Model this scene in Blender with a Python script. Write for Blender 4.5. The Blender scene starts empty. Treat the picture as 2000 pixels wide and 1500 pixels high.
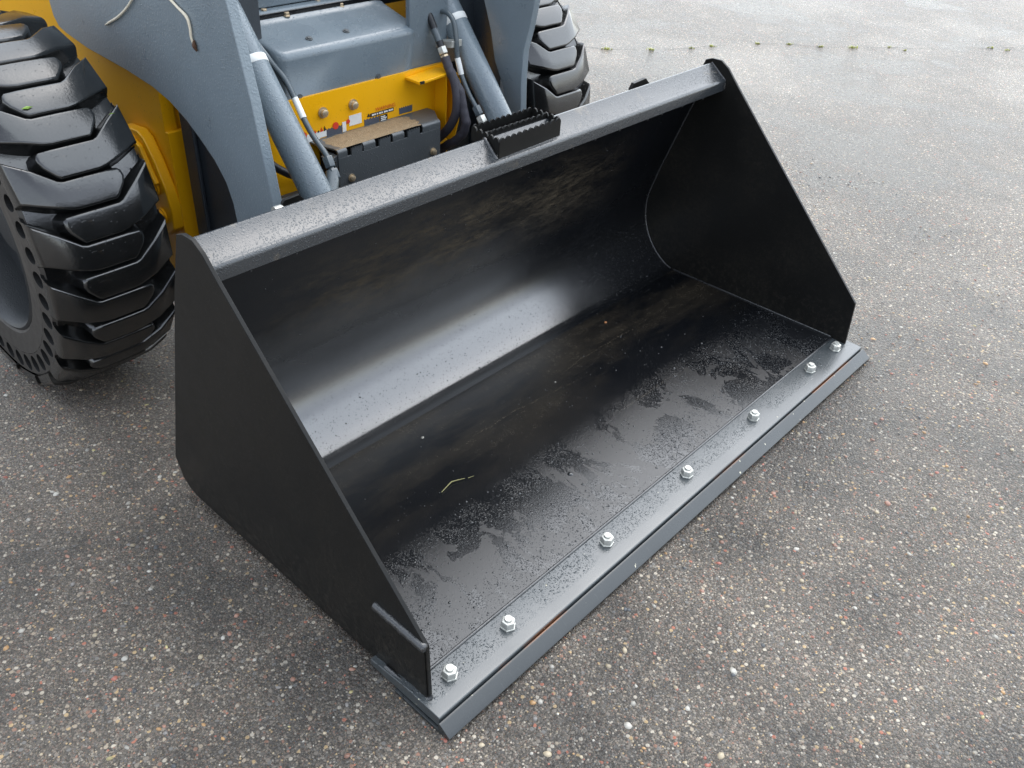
import bpy, bmesh, math, random
from mathutils import Vector, Matrix
from mathutils.noise import noise as mn_noise
R = math.radians
random.seed(7)
S = bpy.context.scene
col = S.collection

# ------------------------------------------------------------------ camera
CAM = Vector((-0.762, -0.7207, 1.6779))
yaw, pitch, roll = R(49.8999), R(-36.1877), R(4.0733)
fw = Vector((math.sin(yaw)*math.cos(pitch), math.cos(yaw)*math.cos(pitch), math.sin(pitch)))
rt = Vector((math.cos(yaw), -math.sin(yaw), 0)); up = rt.cross(fw)
rt2 = rt*math.cos(roll) + up*math.sin(roll); up2 = -rt*math.sin(roll) + up*math.cos(roll)
cam = bpy.data.cameras.new('camera'); camo = bpy.data.objects.new('camera', cam); col.objects.link(camo)
m = Matrix((rt2, up2, -fw)).transposed().to_4x4(); m.translation = CAM; camo.matrix_world = m
cam.sensor_width = 36; cam.lens = 1728.5*36/2000; cam.clip_start = 0.02; cam.clip_end = 500
S.camera = camo

# ------------------------------------------------------------------ sky and sun (overcast, raining)
SUN_EL, SUN_AZ = R(58), R(80)          # azimuth clockwise from +Y
wd = bpy.data.worlds.new('World'); S.world = wd; wd.use_nodes = True
wn, wl = wd.node_tree.nodes, wd.node_tree.links
wn.clear()
sky = wn.new('ShaderNodeTexSky'); sky.sky_type = 'NISHITA'; sky.sun_disc = False
sky.sun_elevation = SUN_EL; sky.sun_rotation = SUN_AZ; sky.air_density = 1.0; sky.dust_density = 1.5; sky.ozone_density = 1.0
hs = wn.new('ShaderNodeHueSaturation'); hs.inputs['Saturation'].default_value = 0.42
bg = wn.new('ShaderNodeBackground'); bg.inputs['Strength'].default_value = 0.15
wo = wn.new('ShaderNodeOutputWorld')
wl.new(sky.outputs[0], hs.inputs['Color']); wl.new(hs.outputs[0], bg.inputs['Color']); wl.new(bg.outputs[0], wo.inputs['Surface'])
sl = bpy.data.lights.new('sun', 'SUN'); sl.energy = 1.1; sl.angle = R(120); sl.color = (0.89, 0.98, 1.0)
so = bpy.data.objects.new('sun', sl); col.objects.link(so)
sd = Vector((math.sin(SUN_AZ)*math.cos(SUN_EL), math.cos(SUN_AZ)*math.cos(SUN_EL), math.sin(SUN_EL)))
so.rotation_euler = sd.to_track_quat('Z', 'Y').to_euler(); so.location = sd*20
S.view_settings.view_transform = 'Standard'; S.view_settings.look = 'None'
S.view_settings.gamma = 1; S.view_settings.use_curve_mapping = False
S.view_settings.exposure = 1.42

# ------------------------------------------------------------------ node helpers
class NT:
    def __init__(s, name):
        s.m = bpy.data.materials.new(name); s.m.use_nodes = True
        s.t = s.m.node_tree; s.n = s.t.nodes; s.l = s.t.links
        s.b = s.n['Principled BSDF']; s._co = None; s.dim = '3D'
    @property
    def co(s):
        if s._co is None: s._co = s.n.new('ShaderNodeTexCoord').outputs['Object']
        return s._co
    def put(s, v, sock):
        if isinstance(v, bpy.types.NodeSocket): s.l.new(v, sock)
        elif v is not None: sock.default_value = v
    def set(s, **k):
        for a, v in k.items():
            s.put(v, s.b.inputs[a.replace('_', ' ')])
        return s
    def math(s, op, a, b=None, clamp=False):
        n = s.n.new('ShaderNodeMath'); n.operation = op; n.use_clamp = clamp
        s.put(a, n.inputs[0]); s.put(b, n.inputs[1]); return n.outputs[0]
    def map(s, scale=(1, 1, 1), loc=(0, 0, 0), rot=(0, 0, 0), src=None):
        n = s.n.new('ShaderNodeMapping'); s.put(src or s.co, n.inputs['Vector'])
        n.inputs['Scale'].default_value = scale; n.inputs['Location'].default_value = loc; n.inputs['Rotation'].default_value = rot
        return n.outputs[0]
    def noise(s, scale, detail=3, rough=.55, vec=None, dist=0, out=0):
        n = s.n.new('ShaderNodeTexNoise'); n.noise_dimensions = s.dim; s.put(vec or s.co, n.inputs['Vector'])
        n.inputs['Scale'].default_value = scale; n.inputs['Detail'].default_value = detail
        n.inputs['Roughness'].default_value = rough; n.inputs['Distortion'].default_value = dist
        return n.outputs[out]
    def vor(s, scale, feature='F1', vec=None, out='Distance', rnd=1.0):
        n = s.n.new('ShaderNodeTexVoronoi'); n.feature = feature; s.put(vec or s.co, n.inputs['Vector'])
        n.inputs['Scale'].default_value = scale; n.inputs['Randomness'].default_value = rnd
        return n.outputs[out]
    def ramp(s, fac, stops, interp='LINEAR'):
        n = s.n.new('ShaderNodeValToRGB'); s.put(fac, n.inputs[0]); e = n.color_ramp.elements
        n.color_ramp.interpolation = interp
        while len(e) < len(stops): e.new(0.5)
        for i, (p, c) in enumerate(stops):
            e[i].position = p; e[i].color = (c, c, c, 1) if isinstance(c, (int, float)) else (*c, 1)
        return n.outputs[0]
    def rng(s, v, a, b, c=0., d=1.):
        n = s.n.new('ShaderNodeMapRange'); s.put(v, n.inputs[0])
        for i, x in enumerate((a, b, c, d)): n.inputs[i+1].default_value = x
        return n.outputs[0]
    def mix(s, f, a, b):
        n = s.n.new('ShaderNodeMix'); n.data_type = 'RGBA'; s.put(f, n.inputs[0])
        for v, k in ((a, 6), (b, 7)):
            if isinstance(v, (tuple, list)): v = (*v[:3], 1)
            s.put(v, n.inputs[k])
        return n.outputs[2]
    def fmix(s, f, a, b):
        n = s.n.new('ShaderNodeMix'); n.data_type = 'FLOAT'; s.put(f, n.inputs[0]); s.put(a, n.inputs[2]); s.put(b, n.inputs[3])
        return n.outputs[0]
    def xyz(s, vec=None):
        n = s.n.new('ShaderNodeSeparateXYZ'); s.put(vec or s.co, n.inputs[0]); return n.outputs
    def rgb(s, c):
        n = s.n.new('ShaderNodeSeparateColor'); s.put(c, n.inputs[0]); return n.outputs
    def bump(s, h, strength=.3, dist=.001, nrm=None):
        n = s.n.new('ShaderNodeBump'); n.inputs['Strength'].default_value = strength; n.inputs['Distance'].default_value = dist
        s.put(h, n.inputs['Height'])
        if nrm: s.l.new(nrm, n.inputs['Normal'])
        return n.outputs[0]
    def drops(s, scale=230, cover=.5, size=.42):
        """rain beads: domes in random voronoi cells"""
        n = s.n.new('ShaderNodeTexVoronoi'); s.put(s.co, n.inputs['Vector']); n.inputs['Scale'].default_value = scale
        pick = s.rgb(n.outputs['Color'])
        rad = s.math('MULTIPLY', pick[1], size)
        d = s.math('SUBTRACT', 1.0, s.math('DIVIDE', n.outputs['Distance'], s.math('ADD', rad, .05)))
        d = s.math('MAXIMUM', d, 0.0); d = s.math('POWER', d, .5)
        return s.math('MULTIPLY', d, s.math('LESS_THAN', pick[0], cover))

def simple(name, base, rough=.5, metal=0., ior=1.5, bump=None, var=.15, vscale=12):
    t = NT(name)
    f = t.noise(vscale, 5, .6)
    t.set(Base_Color=t.mix(f, [c*(1-var) for c in base], [c*(1+var) for c in base]), Roughness=t.rng(t.noise(vscale*2.3, 4), .3, .7, max(.03, rough-.08), rough+.08), Metallic=metal, IOR=ior)
    if bump: t.set(Normal=t.bump(t.noise(bump[0], 3), bump[1], bump[2]))
    return t.m

# wet black bucket paint
def mat_black(name, kind):
    t = NT(name); x, y, z = t.xyz()
    base = (.0032, .0037, .0048)
    grain = t.noise(60, 4); big = t.noise(3.0, 5, .6)
    colr = t.mix(grain, base, tuple(c*1.5 for c in base))
    rough = t.rng(big, .3, .7, .17, .26)
    bump = t.math('MULTIPLY', t.noise(420, 2), .12); spec = .5
    if kind == 'shell':
        # brown smears rubbed on the back wall
        s1 = t.noise(2.4, 5, .65, vec=t.map((1.0, 1, 3.2)))
        s2 = t.noise(38, 5, .75, vec=t.map((.5, 1, 1.6)))
        band = t.math('MULTIPLY', t.rng(z, .30, .46), t.rng(z, .70, .56))
        band = t.math('MULTIPLY', band, t.math('MULTIPLY', t.rng(x, .15, .5), t.rng(x, 1.75, 1.3)))
        msk = t.math('MULTIPLY', t.math('MULTIPLY', t.rng(s1, .40, .58), band), t.rng(s2, .34, .66))
        colr = t.mix(t.math('MULTIPLY', msk, .8), colr, (.085, .068, .045))
        rough = t.math('ADD', rough, t.math('MULTIPLY', msk, .28))
        # gloss masked by height: wet sheen below, reflections cut above to darken the wall
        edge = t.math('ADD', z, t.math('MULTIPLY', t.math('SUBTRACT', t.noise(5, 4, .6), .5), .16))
        gloss_w = t.rng(edge, .48, .22)
        spec = t.fmix(gloss_w, .07, .5); rough = t.fmix(gloss_w, t.math('ADD', rough, .14), rough)
        d = t.drops(210, .16, .3)
        bump = t.math('ADD', bump, t.math('MULTIPLY', d, t.rng(z, .36, .20)))
    if kind == 'floor':
        s1 = t.noise(3.2, 5, .65, vec=t.map((.55, 2.2, 1)))
        s2 = t.noise(420, 2, .6); s3 = t.noise(24, 4, .7)
        band = t.math('MULTIPLY', t.rng(y, .42, .66), t.rng(y, .90, .80))
        film = t.math('MULTIPLY', t.rng(s1, .42, .62), band)
        msk = t.math('MULTIPLY', film, t.math('MAXIMUM', t.math('MULTIPLY', t.rng(s2, .58, .68), t.rng(s3, .46, .60)), .16))
        # sandy drag lines
        for y0, xa, xb, amp in ((.605, .55, 1.25, .16), (.655, 1.0, 1.75, .14), (.40, 1.05, 1.5, .10)):
            wob = t.noise(1.7, 3, .6, vec=t.map((1, 0, 0), loc=(y0*9, 0, 0)))
            dy = t.math('ABSOLUTE', t.math('SUBTRACT', t.math('ADD', y, t.math('MULTIPLY', t.math('SUBTRACT', wob, .5), amp)), y0))
            ln = t.math('MULTIPLY', t.rng(dy, .007, .0), t.math('MULTIPLY', t.rng(x, xa, xa+.2), t.rng(x, xb, xb-.3)))
            msk = t.math('MAXIMUM', msk, t.math('MULTIPLY', ln, t.rng(t.noise(170, 4, .8), .5, .75)))
        colr = t.mix(msk, colr, (.15, .118, .075))
        # patchy water film: rough wet smears at the front part of the floor
        w1 = t.noise(9, 5, .62, vec=t.map((1.0, .62, 1), rot=(0, 0, R(-28))), dist=.8)
        wet = t.math('MULTIPLY', t.rng(w1, .49, .51), t.math('MULTIPLY', t.rng(y, .47, .34), t.rng(y, .05, .13)))
        rough = t.fmix(wet, t.math('ADD', t.math('MULTIPLY', msk, .35), t.rng(big, .3, .7, .14, .2)), .34)
        d = t.math('MAXIMUM', t.drops(330, .9, .5), t.math('MULTIPLY', t.drops(150, .25, .4), 1.5))
        dens = t.math('MULTIPLY', t.rng(y, .46, .25), t.rng(t.noise(5, 3), .30, .48))
        d = t.math('MULTIPLY', t.math('MULTIPLY', d, dens), t.math('SUBTRACT', 1.0, t.math('MULTIPLY', wet, .9)))
        bump = t.math('ADD', bump, d)
    if kind == 'side':
        s1 = t.noise(4, 6, .7); s2 = t.noise(90, 3, .7)
        msk = t.math('MULTIPLY', t.rng(s1, .45, .7), t.rng(s2, .38, .7))
        scf = t.noise(26, 5, .75, vec=t.map((1, 1.0, 7), rot=(R(38), 0, 0)))
        colr = t.mix(t.math('MULTIPLY', msk, .5), (.0095, .0095, .009), (.040, .034, .026))
        colr = t.mix(t.math('MULTIPLY', t.rng(scf, .62, .74), .35), colr, (.05, .05, .05))
        spl = t.math('MULTIPLY', t.rng(z, .22, .02), t.rng(t.noise(60, 4, .75), .5, .7))
        colr = t.mix(t.math('MULTIPLY', spl, .45), colr, (.07, .06, .048))
        rough = t.rng(s1, .3, .7, .28, .5); spec = .22
        bump = t.math('ADD', bump, t.math('MULTIPLY', t.noise(3.5, 2), 3.0))
        d = t.drops(260, .1, .3); bump = t.math('ADD', bump, t.math('MULTIPLY', d, .5))
    if kind == 'bar':
        d = t.math('MAXIMUM', t.drops(250, .95, .55), t.math('MULTIPLY', t.drops(120, .4, .45), 1.4)); pool = t.noise(6, 4, .6, vec=t.map((.6, 2, 1)))
        d = t.math('MULTIPLY', d, t.rng(pool, .64, .50))
        bump = t.math('ADD', bump, t.math('MULTIPLY', d, .5))
        colr = t.mix(t.math('MULTIPLY', t.rng(t.noise(14, 5, .7), .6, .72), .5), (.030, .034, .038), (.16, .13, .09))
        rough = t.rng(pool, .35, .65, .26, .18)
    if kind in ('edge', 'lip'):
        d = t.math('MAXIMUM', t.drops(300, .9, .5), t.math('MULTIPLY', t.drops(130, .3, .45), 1.4))
        d = t.math('MULTIPLY', d, t.math('MULTIPLY', t.rng(y, .065, .085), t.rng(t.noise(7, 3), .36, .5)))
        bump = t.math('ADD', bump, t.math('MULTIPLY', d, 1.3))
        scr = t.noise(30, 5, .7, vec=t.map((8, 1, 1), rot=(0, 0, R(20))))
        colr = t.mix(t.math('MULTIPLY', t.rng(scr, .6, .8), .4), (.046, .054, .058) if kind == 'edge' else (.020, .024, .026), (.13, .13, .13))  # lip colour is darkened against the light on its bevel
        rust = t.math('MULTIPLY', t.rng(t.math('ABSOLUTE', t.math('SUBTRACT', y, .0335)), .0045, .002), t.rng(t.noise(5, 4, .6), .5, .6))
        colr = t.mix(rust, colr, (.16, .06, .02))
        colr = t.mix(t.rng(t.noise(75, 2, .5), .755, .77), colr, (.5, .47, .36))
        rough = t.rng(t.noise(8, 4), .3, .7, .24, .36)
    t.set(Base_Color=colr, Roughness=rough, IOR={'shell': 2.25, 'floor': 1.8, 'side': 1.5, 'bar': 1.7, 'edge': 1.8, 'lip': 1.6}[kind], Specular_IOR_Level=spec, Normal=t.bump(bump, .8, .0018))
    return t.m

def mat_grey(name, base, tex=260, bs=.35, rough=.3, dropn=.5, ior=1.6):
    t = NT(name)
    peel = t.noise(tex, 2, .5)
    d = t.drops(200, dropn, .45)
    h = t.math('ADD', t.math('MULTIPLY', peel, bs), t.math('MULTIPLY', d, .9))
    v = t.noise(7, 5, .6); sp = t.noise(320, 1)
    c = t.mix(v, [q*.85 for q in base], [q*1.12 for q in base])
    c = t.mix(t.math('MULTIPLY', t.rng(t.noise(40, 5, .7), .66, .78), .5), c, (.16, .13, .09))
    t.set(Base_Color=c, Roughness=t.rng(v, .3, .7, rough-.05, rough+.08), IOR=ior, Normal=t.bump(h, .7, .0013))
    return t.m

def mat_yellow():
    t = NT('yellow_paint'); v = t.noise(6, 5, .6)
    c = t.mix(v, (.80, .385, .003), (.88, .44, .004))
    dirt = t.math('MULTIPLY', t.rng(t.noise(130, 3, .7), .64, .70), t.rng(t.noise(9, 4), .45, .65))
    c = t.mix(t.math('MULTIPLY', dirt, .85), c, (.06, .04, .02))
    t.set(Base_Color=c, Roughness=t.rng(v, .3, .7, .26, .4), IOR=1.5, Normal=t.bump(t.math('ADD', t.math('MULTIPLY', t.noise(300, 2), .2), t.math('MULTIPLY', t.drops(200, .12, .4), .8)), .4, .001))
    return t.m

def mat_rubber():
    t = NT('wet_rubber'); v = t.noise(9, 5, .65)
    c = t.mix(v, (.005, .0054, .0056), (.011, .0115, .0115))
    mud = t.math('MULTIPLY', t.rng(t.noise(16, 6, .75), .64, .74), t.rng(t.noise(120, 3), .45, .6))
    c = t.mix(t.math('MULTIPLY', mud, .45), c, (.15, .11, .07))
    t.set(Base_Color=c, Roughness=t.rng(v, .3, .7, .13, .27), IOR=1.85,
          Normal=t.bump(t.math('ADD', t.math('MULTIPLY', t.noise(140, 4, .6), .5), t.math('MULTIPLY', t.drops(220, .12, .35), 1.0)), .5, .0012))
    return t.m

def mat_asphalt():
    t = NT('wet_asphalt'); t.dim = '2D'
    w = t.map((1, 1, 0))
    # three sizes of stone in bitumen
    def stones(scale, thr, loc):
        n = t.n.new('ShaderNodeTexVoronoi'); n.voronoi_dimensions = '2D'; t.put(t.map((scale, scale, 0), loc=loc), n.inputs['Vector']); n.inputs['Scale'].default_value = 1
        cc = t.rgb(n.outputs['Color'])
        shape = t.rng(n.outputs['Distance'], .46, .34)
        return t.math('MULTIPLY', shape, t.math('LESS_THAN', cc[0], thr)), cc, n.outputs['Distance']
    pal = [(0, (.10, .095, .088)), (.2, (.17, .155, .138)), (.38, (.27, .235, .19)), (.52, (.21, .13, .10)), (.61, (.36, .335, .29)), (.74, (.14, .14, .138)), (.86, (.33, .25, .15)), (.95, (.29, .12, .085))]
    s1, c1, d1 = stones(92, .14, (0, 0, 0)); s2, c2, d2 = stones(180, .34, (3.3, 1.7, 0)); s3, c3, d3 = stones(380, .5, (7.7, 5.1, 0))
    nz = t.noise(290, 3, .75)
    pack = [(0, (.050, .046, .042)), (.16, (.085, .077, .069)), (.34, (.125, .114, .102)), (.50, (.155, .128, .112)), (.60, (.105, .104, .104)), (.72, (.20, .180, .155)), (.84, (.068, .066, .066)), (.93, (.25, .235, .21))]
    bit = t.mix(t.rng(nz, .3, .7), (.024, .0228, .021), (.10, .092, .083))
    c = t.mix(t.math('MULTIPLY', s3, .8), bit, t.ramp(c3[1], [(p, [q*.8 for q in k]) for p, k in pal], 'CONSTANT'))
    c = t.mix(t.math('MULTIPLY', t.rng(d2, .56, .36), t.rng(nz, .25, .6)), c, t.ramp(c2[1], pack, 'CONSTANT'))
    c = t.mix(t.math('MULTIPLY', s2, t.math('LESS_THAN', c2[2], .38)), c, t.ramp(c2[1], pal, 'CONSTANT'))
    c = t.mix(s1, c, t.ramp(c1[1], pal, 'CONSTANT'))
    stain = t.noise(1.3, 4, .62, vec=t.map((1, 1, 0), loc=(1.1, 7.3, 0)))
    mm = t.n.new('ShaderNodeMix'); mm.data_type = 'RGBA'; mm.blend_type = 'MULTIPLY'; mm.inputs[0].default_value = 1
    t.l.new(c, mm.inputs[6]); t.put(t.ramp(stain, [(.38, (.98, .95, .92)), (.50, (1.50, 1.42, 1.32)), (.64, (1.85, 1.75, 1.62))]), mm.inputs[7]); c = mm.outputs[2]
    wet = t.noise(.85, 3, .6, vec=t.map((1, 1.0, 0), loc=(4.3, 2.2, 0)))
    film = t.rng(wet, .45, .62)
    h = t.math('ADD', t.math('MULTIPLY', t.math('SUBTRACT', 1, d1), .8), t.math('MULTIPLY', t.math('SUBTRACT', 1, d2), .55))
    h = t.math('ADD', h, t.math('MULTIPLY', nz, .9))
    h = t.math('MULTIPLY', h, t.fmix(film, 1.0, .85))
    t.set(Base_Color=c, Roughness=t.fmix(t.rng(stain, .48, .38), t.fmix(film, .40, .34), .27), IOR=1.38, Normal=t.bump(h, .9, .0055))
    return t.m

def mat_pebble():
    t = NT('aggregate_stone')
    n = t.n.new('ShaderNodeVertexColor'); n.layer_name = 'Col'
    v = t.noise(300, 3)
    mm = t.n.new('ShaderNodeMix'); mm.data_type = 'RGBA'; mm.blend_type = 'MULTIPLY'; mm.inputs[0].default_value = .5
    t.l.new(n.outputs[0], mm.inputs[6]); t.put(t.ramp(v, [(0.3, .5), (.7, 1.)]), mm.inputs[7])
    t.set(Base_Color=mm.outputs[2], Roughness=.33, IOR=1.45, Normal=t.bump(v, .3, .001))
    return t.m

M = {}
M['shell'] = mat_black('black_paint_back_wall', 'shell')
M['floor'] = mat_black('black_paint_floor', 'floor')
M['side'] = mat_black('black_paint_side', 'side')
M['bar'] = mat_black('black_paint_bar', 'bar')
M['edge'] = mat_black('dark_steel_edge', 'edge')
M['lip'] = mat_black('edge_steel_darkened', 'lip')  # darker copy of the edge steel, tones down light on the front-facing bevel
M['weld'] = simple('weld_bead_paint', (.02, .021, .023), .3, 0, 1.8, (220, .6, .002))
M['drop'] = simple('water_bead', (.010, .011, .012), .06, 0, 1.7, None, .1)
M['zinc'] = simple('zinc_plated_steel', (.56, .56, .52), .36, .5, 1.6, (300, .4, .001), .38, 85)
M['brass'] = simple('yellow_zinc_bolt', (.50, .40, .27), .36, .6, 1.5, (250, .2, .001), .2, 60)
M['chrome'] = simple('chrome', (.75, .77, .78), .1, 1.0)
M['grey'] = mat_grey('slate_grey_paint', (.185, .226, .256), 170, 1.3, .31, .45)
M['greycyl'] = mat_grey('slate_grey_cylinder', (.160, .196, .222), 170, .8, .25, .95)
M['panel'] = mat_grey('slate_grey_panel', (.135, .168, .194), 300, .15, .26, .45)
M['dark'] = mat_grey('dark_slate_paint', (.030, .038, .047), 240, .4, .4, .25)
M['step'] = mat_grey('dark_grey_step', (.075, .083, .088), 260, .25, .36, .3)
M['yellow'] = mat_yellow()
M['rubber'] = mat_rubber()
M['sidewall'] = simple('dusty_sidewall', (.040, .036, .032), .5, 0, 1.5, (220, .3, .001), .25, 14)
M['rim'] = mat_grey('rim_paint', (.012, .0145, .017), 200, .8, .5, .3)
M['hole'] = simple('recess_shade', (.004, .004, .004), .8)  # near-black colour stands in for shade inside holes and recesses
M['hose'] = simple('black_hose', (.014, .015, .018), .42, 0, 1.5, (160, .4, .002))
M['sleeve'] = simple('woven_hose_sleeve', (.040, .038, .050), .6, 0, 1.5, (500, .8, .002), .25, 90)
M['tube'] = mat_grey('grey_steel_tube', (.075, .095, .108), 200, .1, .25, .3)
M['white'] = simple('white_label', (.72, .73, .71), .45, 0, 1.5, None, .08, 30)
M['red'] = simple('red_label', (.62, .045, .02), .45)
M['orange'] = simple('orange_label', (.62, .14, .02), .45)
M['labelgrey'] = simple('grey_label', (.07, .08, .105), .45)
M['ink'] = simple('black_label', (.012, .012, .012), .45)
M['rubbermat'] = simple('black_rubber_mat', (.008, .008, .009), .12, 0, 1.5)
M['root'] = simple('pale_root', (.78, .70, .55), .6, 0, 1.45, (300, .5, .001), .2, 80)
M['rootdirt'] = simple('root_dirt', (.09, .045, .025), .8, 0, 1.45, (300, .8, .002), .4, 90)
M['pale'] = simple('pale_stone', (.30, .29, .26), .5)
M['chip'] = simple('orange_chip', (.38, .16, .06), .5)
M['straw'] = simple('straw', (.26, .24, .10), .6)
M['leaf'] = simple('leaf_green', (.22, .36, .05), .5)
M['grass'] = simple('grass_blade', (.40, .42, .08), .5, 0, 1.45, None, .35, 30)
M['sand'] = simple('wet_sand', (.27, .195, .115), .7, 0, 1.4, (260, 1.0, .004), .3, 70)
M['asphalt'] = mat_asphalt()
M['pebble'] = mat_pebble()
M['grit'] = simple('dark_grit', (.030, .022, .015), .6, 0, 1.4, None, .5, 120)
M['crack'] = simple('crack_dirt', (.06, .057, .05), .7, 0, 1.4, (90, .8, .004), .4, 20)

# ------------------------------------------------------------------ mesh helpers
class MB:
    def __init__(s): s.v = []; s.f = []
    def add(s, v, f):
        o = len(s.v); s.v += [tuple(p) for p in v]; s.f += [[i+o for i in q] for q in f]; return s
    def box(s, a, b):
        (x0, y0, z0), (x1, y1, z1) = a, b
        return s.add([(x0, y0, z0), (x1, y0, z0), (x1, y1, z0), (x0, y1, z0), (x0, y0, z1), (x1, y0, z1), (x1, y1, z1), (x0, y1, z1)],
                     [(0, 3, 2, 1), (4, 5, 6, 7), (0, 1, 5, 4), (1, 2, 6, 5), (2, 3, 7, 6), (3, 0, 4, 7)])
    def prism(s, prof, a, b, ax='x'):
        """extrude a closed outline; prof holds the two other coordinates in xyz order"""
        def P(p, t): return {'x': (t, p[0], p[1]), 'y': (p[0], t, p[1]), 'z': (p[0], p[1], t)}[ax]
        n = len(prof)
        return s.add([P(p, a) for p in prof]+[P(p, b) for p in prof],
                     [list(range(n))[::-1], list(range(n, 2*n))]+[(i, (i+1) % n, (i+1) % n+n, i+n) for i in range(n)])
    def sheet(s, line, th, xs):
        """open profile (y,z) with thickness, through the stations xs"""
        n = len(line); nr = []
        for i in range(n):
            a = Vector(line[max(0, i-1)]); b = Vector(line[min(n-1, i+1)]); d = (b-a).normalized(); nr.append(Vector((d.y, -d.x)))
        ring = [Vector(p) for p in line]+[Vector(line[i])+nr[i]*th for i in range(n-1, -1, -1)]
        k = len(ring); v = []; f = []
        for x in xs: v += [(x, p.x, p.y) for p in ring]
        for j in range(len(xs)-1):
            for i in range(k): f.append((j*k+i, j*k+(i+1) % k, (j+1)*k+(i+1) % k, (j+1)*k+i))
        f.append(list(range(k))[::-1]); f.append([(len(xs)-1)*k+i for i in range(k)])
        return s.add(v, f)
    def tube(s, pts, r, n=10, smooth=4, cap=True):
        P = [Vector(p) for p in pts]
        rs = r if isinstance(r, (list, tuple)) else [r]*len(P)
        if smooth > 1 and len(P) > 2:
            Q = []; rr = []
            for i in range(len(P)-1):
                p0, p1, p2, p3 = P[max(0, i-1)], P[i], P[i+1], P[min(len(P)-1, i+2)]
                for k in range(smooth):
                    t = k/smooth
                    Q.append(.5*((2*p1)+(p2-p0)*t+(2*p0-5*p1+4*p2-p3)*t*t+(3*p1-p0-3*p2+p3)*t**3)); rr.append(rs[i]*(1-t)+rs[i+1]*t)
            Q.append(P[-1]); rr.append(rs[-1]); P, rs = Q, rr
        v = []; f = []; u = None
        for i, p in enumerate(P):
            d = (P[min(i+1, len(P)-1)]-P[max(i-1, 0)]).normalized()
            if u is None: u = d.orthogonal().normalized()
            u = (u-d*u.dot(d)).normalized(); w = d.cross(u)
            for k in range(n):
                a = 2*math.pi*k/n; v.append(p+(u*math.cos(a)+w*math.sin(a))*rs[i])
        for i in range(len(P)-1):
            for k in range(n): f.append((i*n+k, i*n+(k+1) % n, (i+1)*n+(k+1) % n, (i+1)*n+k))
        if cap: f.append(list(range(n))[::-1]); f.append([(len(P)-1)*n+k for k in range(n)])
        return s.add(v, f)
    def lathe(s, c, axis, prof, n=24, ph=0):
        """prof: list of (radius, height along axis)"""
        d = Vector(axis).normalized(); u = d.orthogonal().normalized(); w = d.cross(u); c = Vector(c); v = []; f = []
        for r, h in prof:
            for k in range(n):
                a = 2*math.pi*k/n+ph; v.append(c+d*h+(u*math.cos(a)+w*math.sin(a))*max(r, 1e-5))
        for i in range(len(prof)-1):
            for k in range(n): f.append((i*n+k, i*n+(k+1) % n, (i+1)*n+(k+1) % n, (i+1)*n+k))
        f.append(list(range(n))[::-1]); f.append([(len(prof)-1)*n+k for k in range(n)])
        return s.add(v, f)
    def build(s, name, mat, parent=None, smooth=None, bevel=None, seg=2, loc=None):
        me = bpy.data.meshes.new(name); me.from_pydata(s.v, [], s.f)
        bm = bmesh.new(); bm.from_mesh(me); bmesh.ops.recalc_face_normals(bm, faces=bm.faces); bm.to_mesh(me); bm.free()
        if smooth is not None:
            me.shade_smooth(); me.set_sharp_from_angle(angle=R(smooth))
        me.materials.append(mat)
        o = bpy.data.objects.new(name, me); col.objects.link(o)
        if bevel:
            b = o.modifiers.new('bevel', 'BEVEL'); b.width = bevel; b.segments = seg; b.limit_method = 'ANGLE'; b.angle_limit = R(35)
            me.shade_smooth(); b.harden_normals = True
        if parent:
            o.parent = parent
            w = Vector((0, 0, 0)); q = parent
            while q: w += q.location; q = q.parent
            o.location = -w
        if loc: o.location = loc
        return o

def tag(o, label=None, cat=None, group=None, kind=None):
    for k, v in (('label', label), ('category', cat), ('group', group), ('kind', kind)):
        if v: o[k] = v
    return o
def empty(name, loc):
    o = bpy.data.objects.new(name, None); o.location = loc; o.empty_display_size = .1; col.objects.link(o); return o
def arc(c, r, a0, a1, n): return [(c[0]+r*math.cos(R(a0+(a1-a0)*i/n)), c[1]+r*math.sin(R(a0+(a1-a0)*i/n))) for i in range(n+1)]

W = 1.98
# ------------------------------------------------------------------ ground
g = MB().add([(-60, -60, 0), (80, -60, 0), (80, 80, 0), (-60, 80, 0)], [(0, 1, 2, 3)]).build('ground', M['asphalt'])
tag(g, 'wet asphalt ground with coloured stone aggregate', None, kind='structure')
# crack line across the far asphalt
cp = [(3.4, 3.75), (3.8, 3.4), (4.175, 3.083), (4.283, 2.902), (4.531, 2.708), (4.80, 2.559), (4.97, 2.496), (5.311, 2.329), (5.497, 2.18), (5.634, 2.003), (5.809, 1.846), (6.071, 1.673), (6.3, 1.45), (6.744, 1.172), (7.2, .8), (7.9, .2)]
cv = []; cf = []; fine = []
for i in range(len(cp)-1):
    for k in range(6):
        t = k/6; fine.append((cp[i][0]*(1-t)+cp[i+1][0]*t+random.uniform(-.012, .012), cp[i][1]*(1-t)+cp[i+1][1]*t+random.uniform(-.012, .012)))
for i, p in enumerate(fine):
    w = random.uniform(.0005, .004); cv += [(p[0]-w*.7, p[1]-w*.7, .004), (p[0]+w*.7, p[1]+w*.7, .004)]
    if i and mn_noise((p[0]*3, p[1]*3, 0)) > -.12: cf.append((2*i-2, 2*i-1, 2*i+1, 2*i))
MB().add(cv, cf).build('crack', M['crack'], g)

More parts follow.
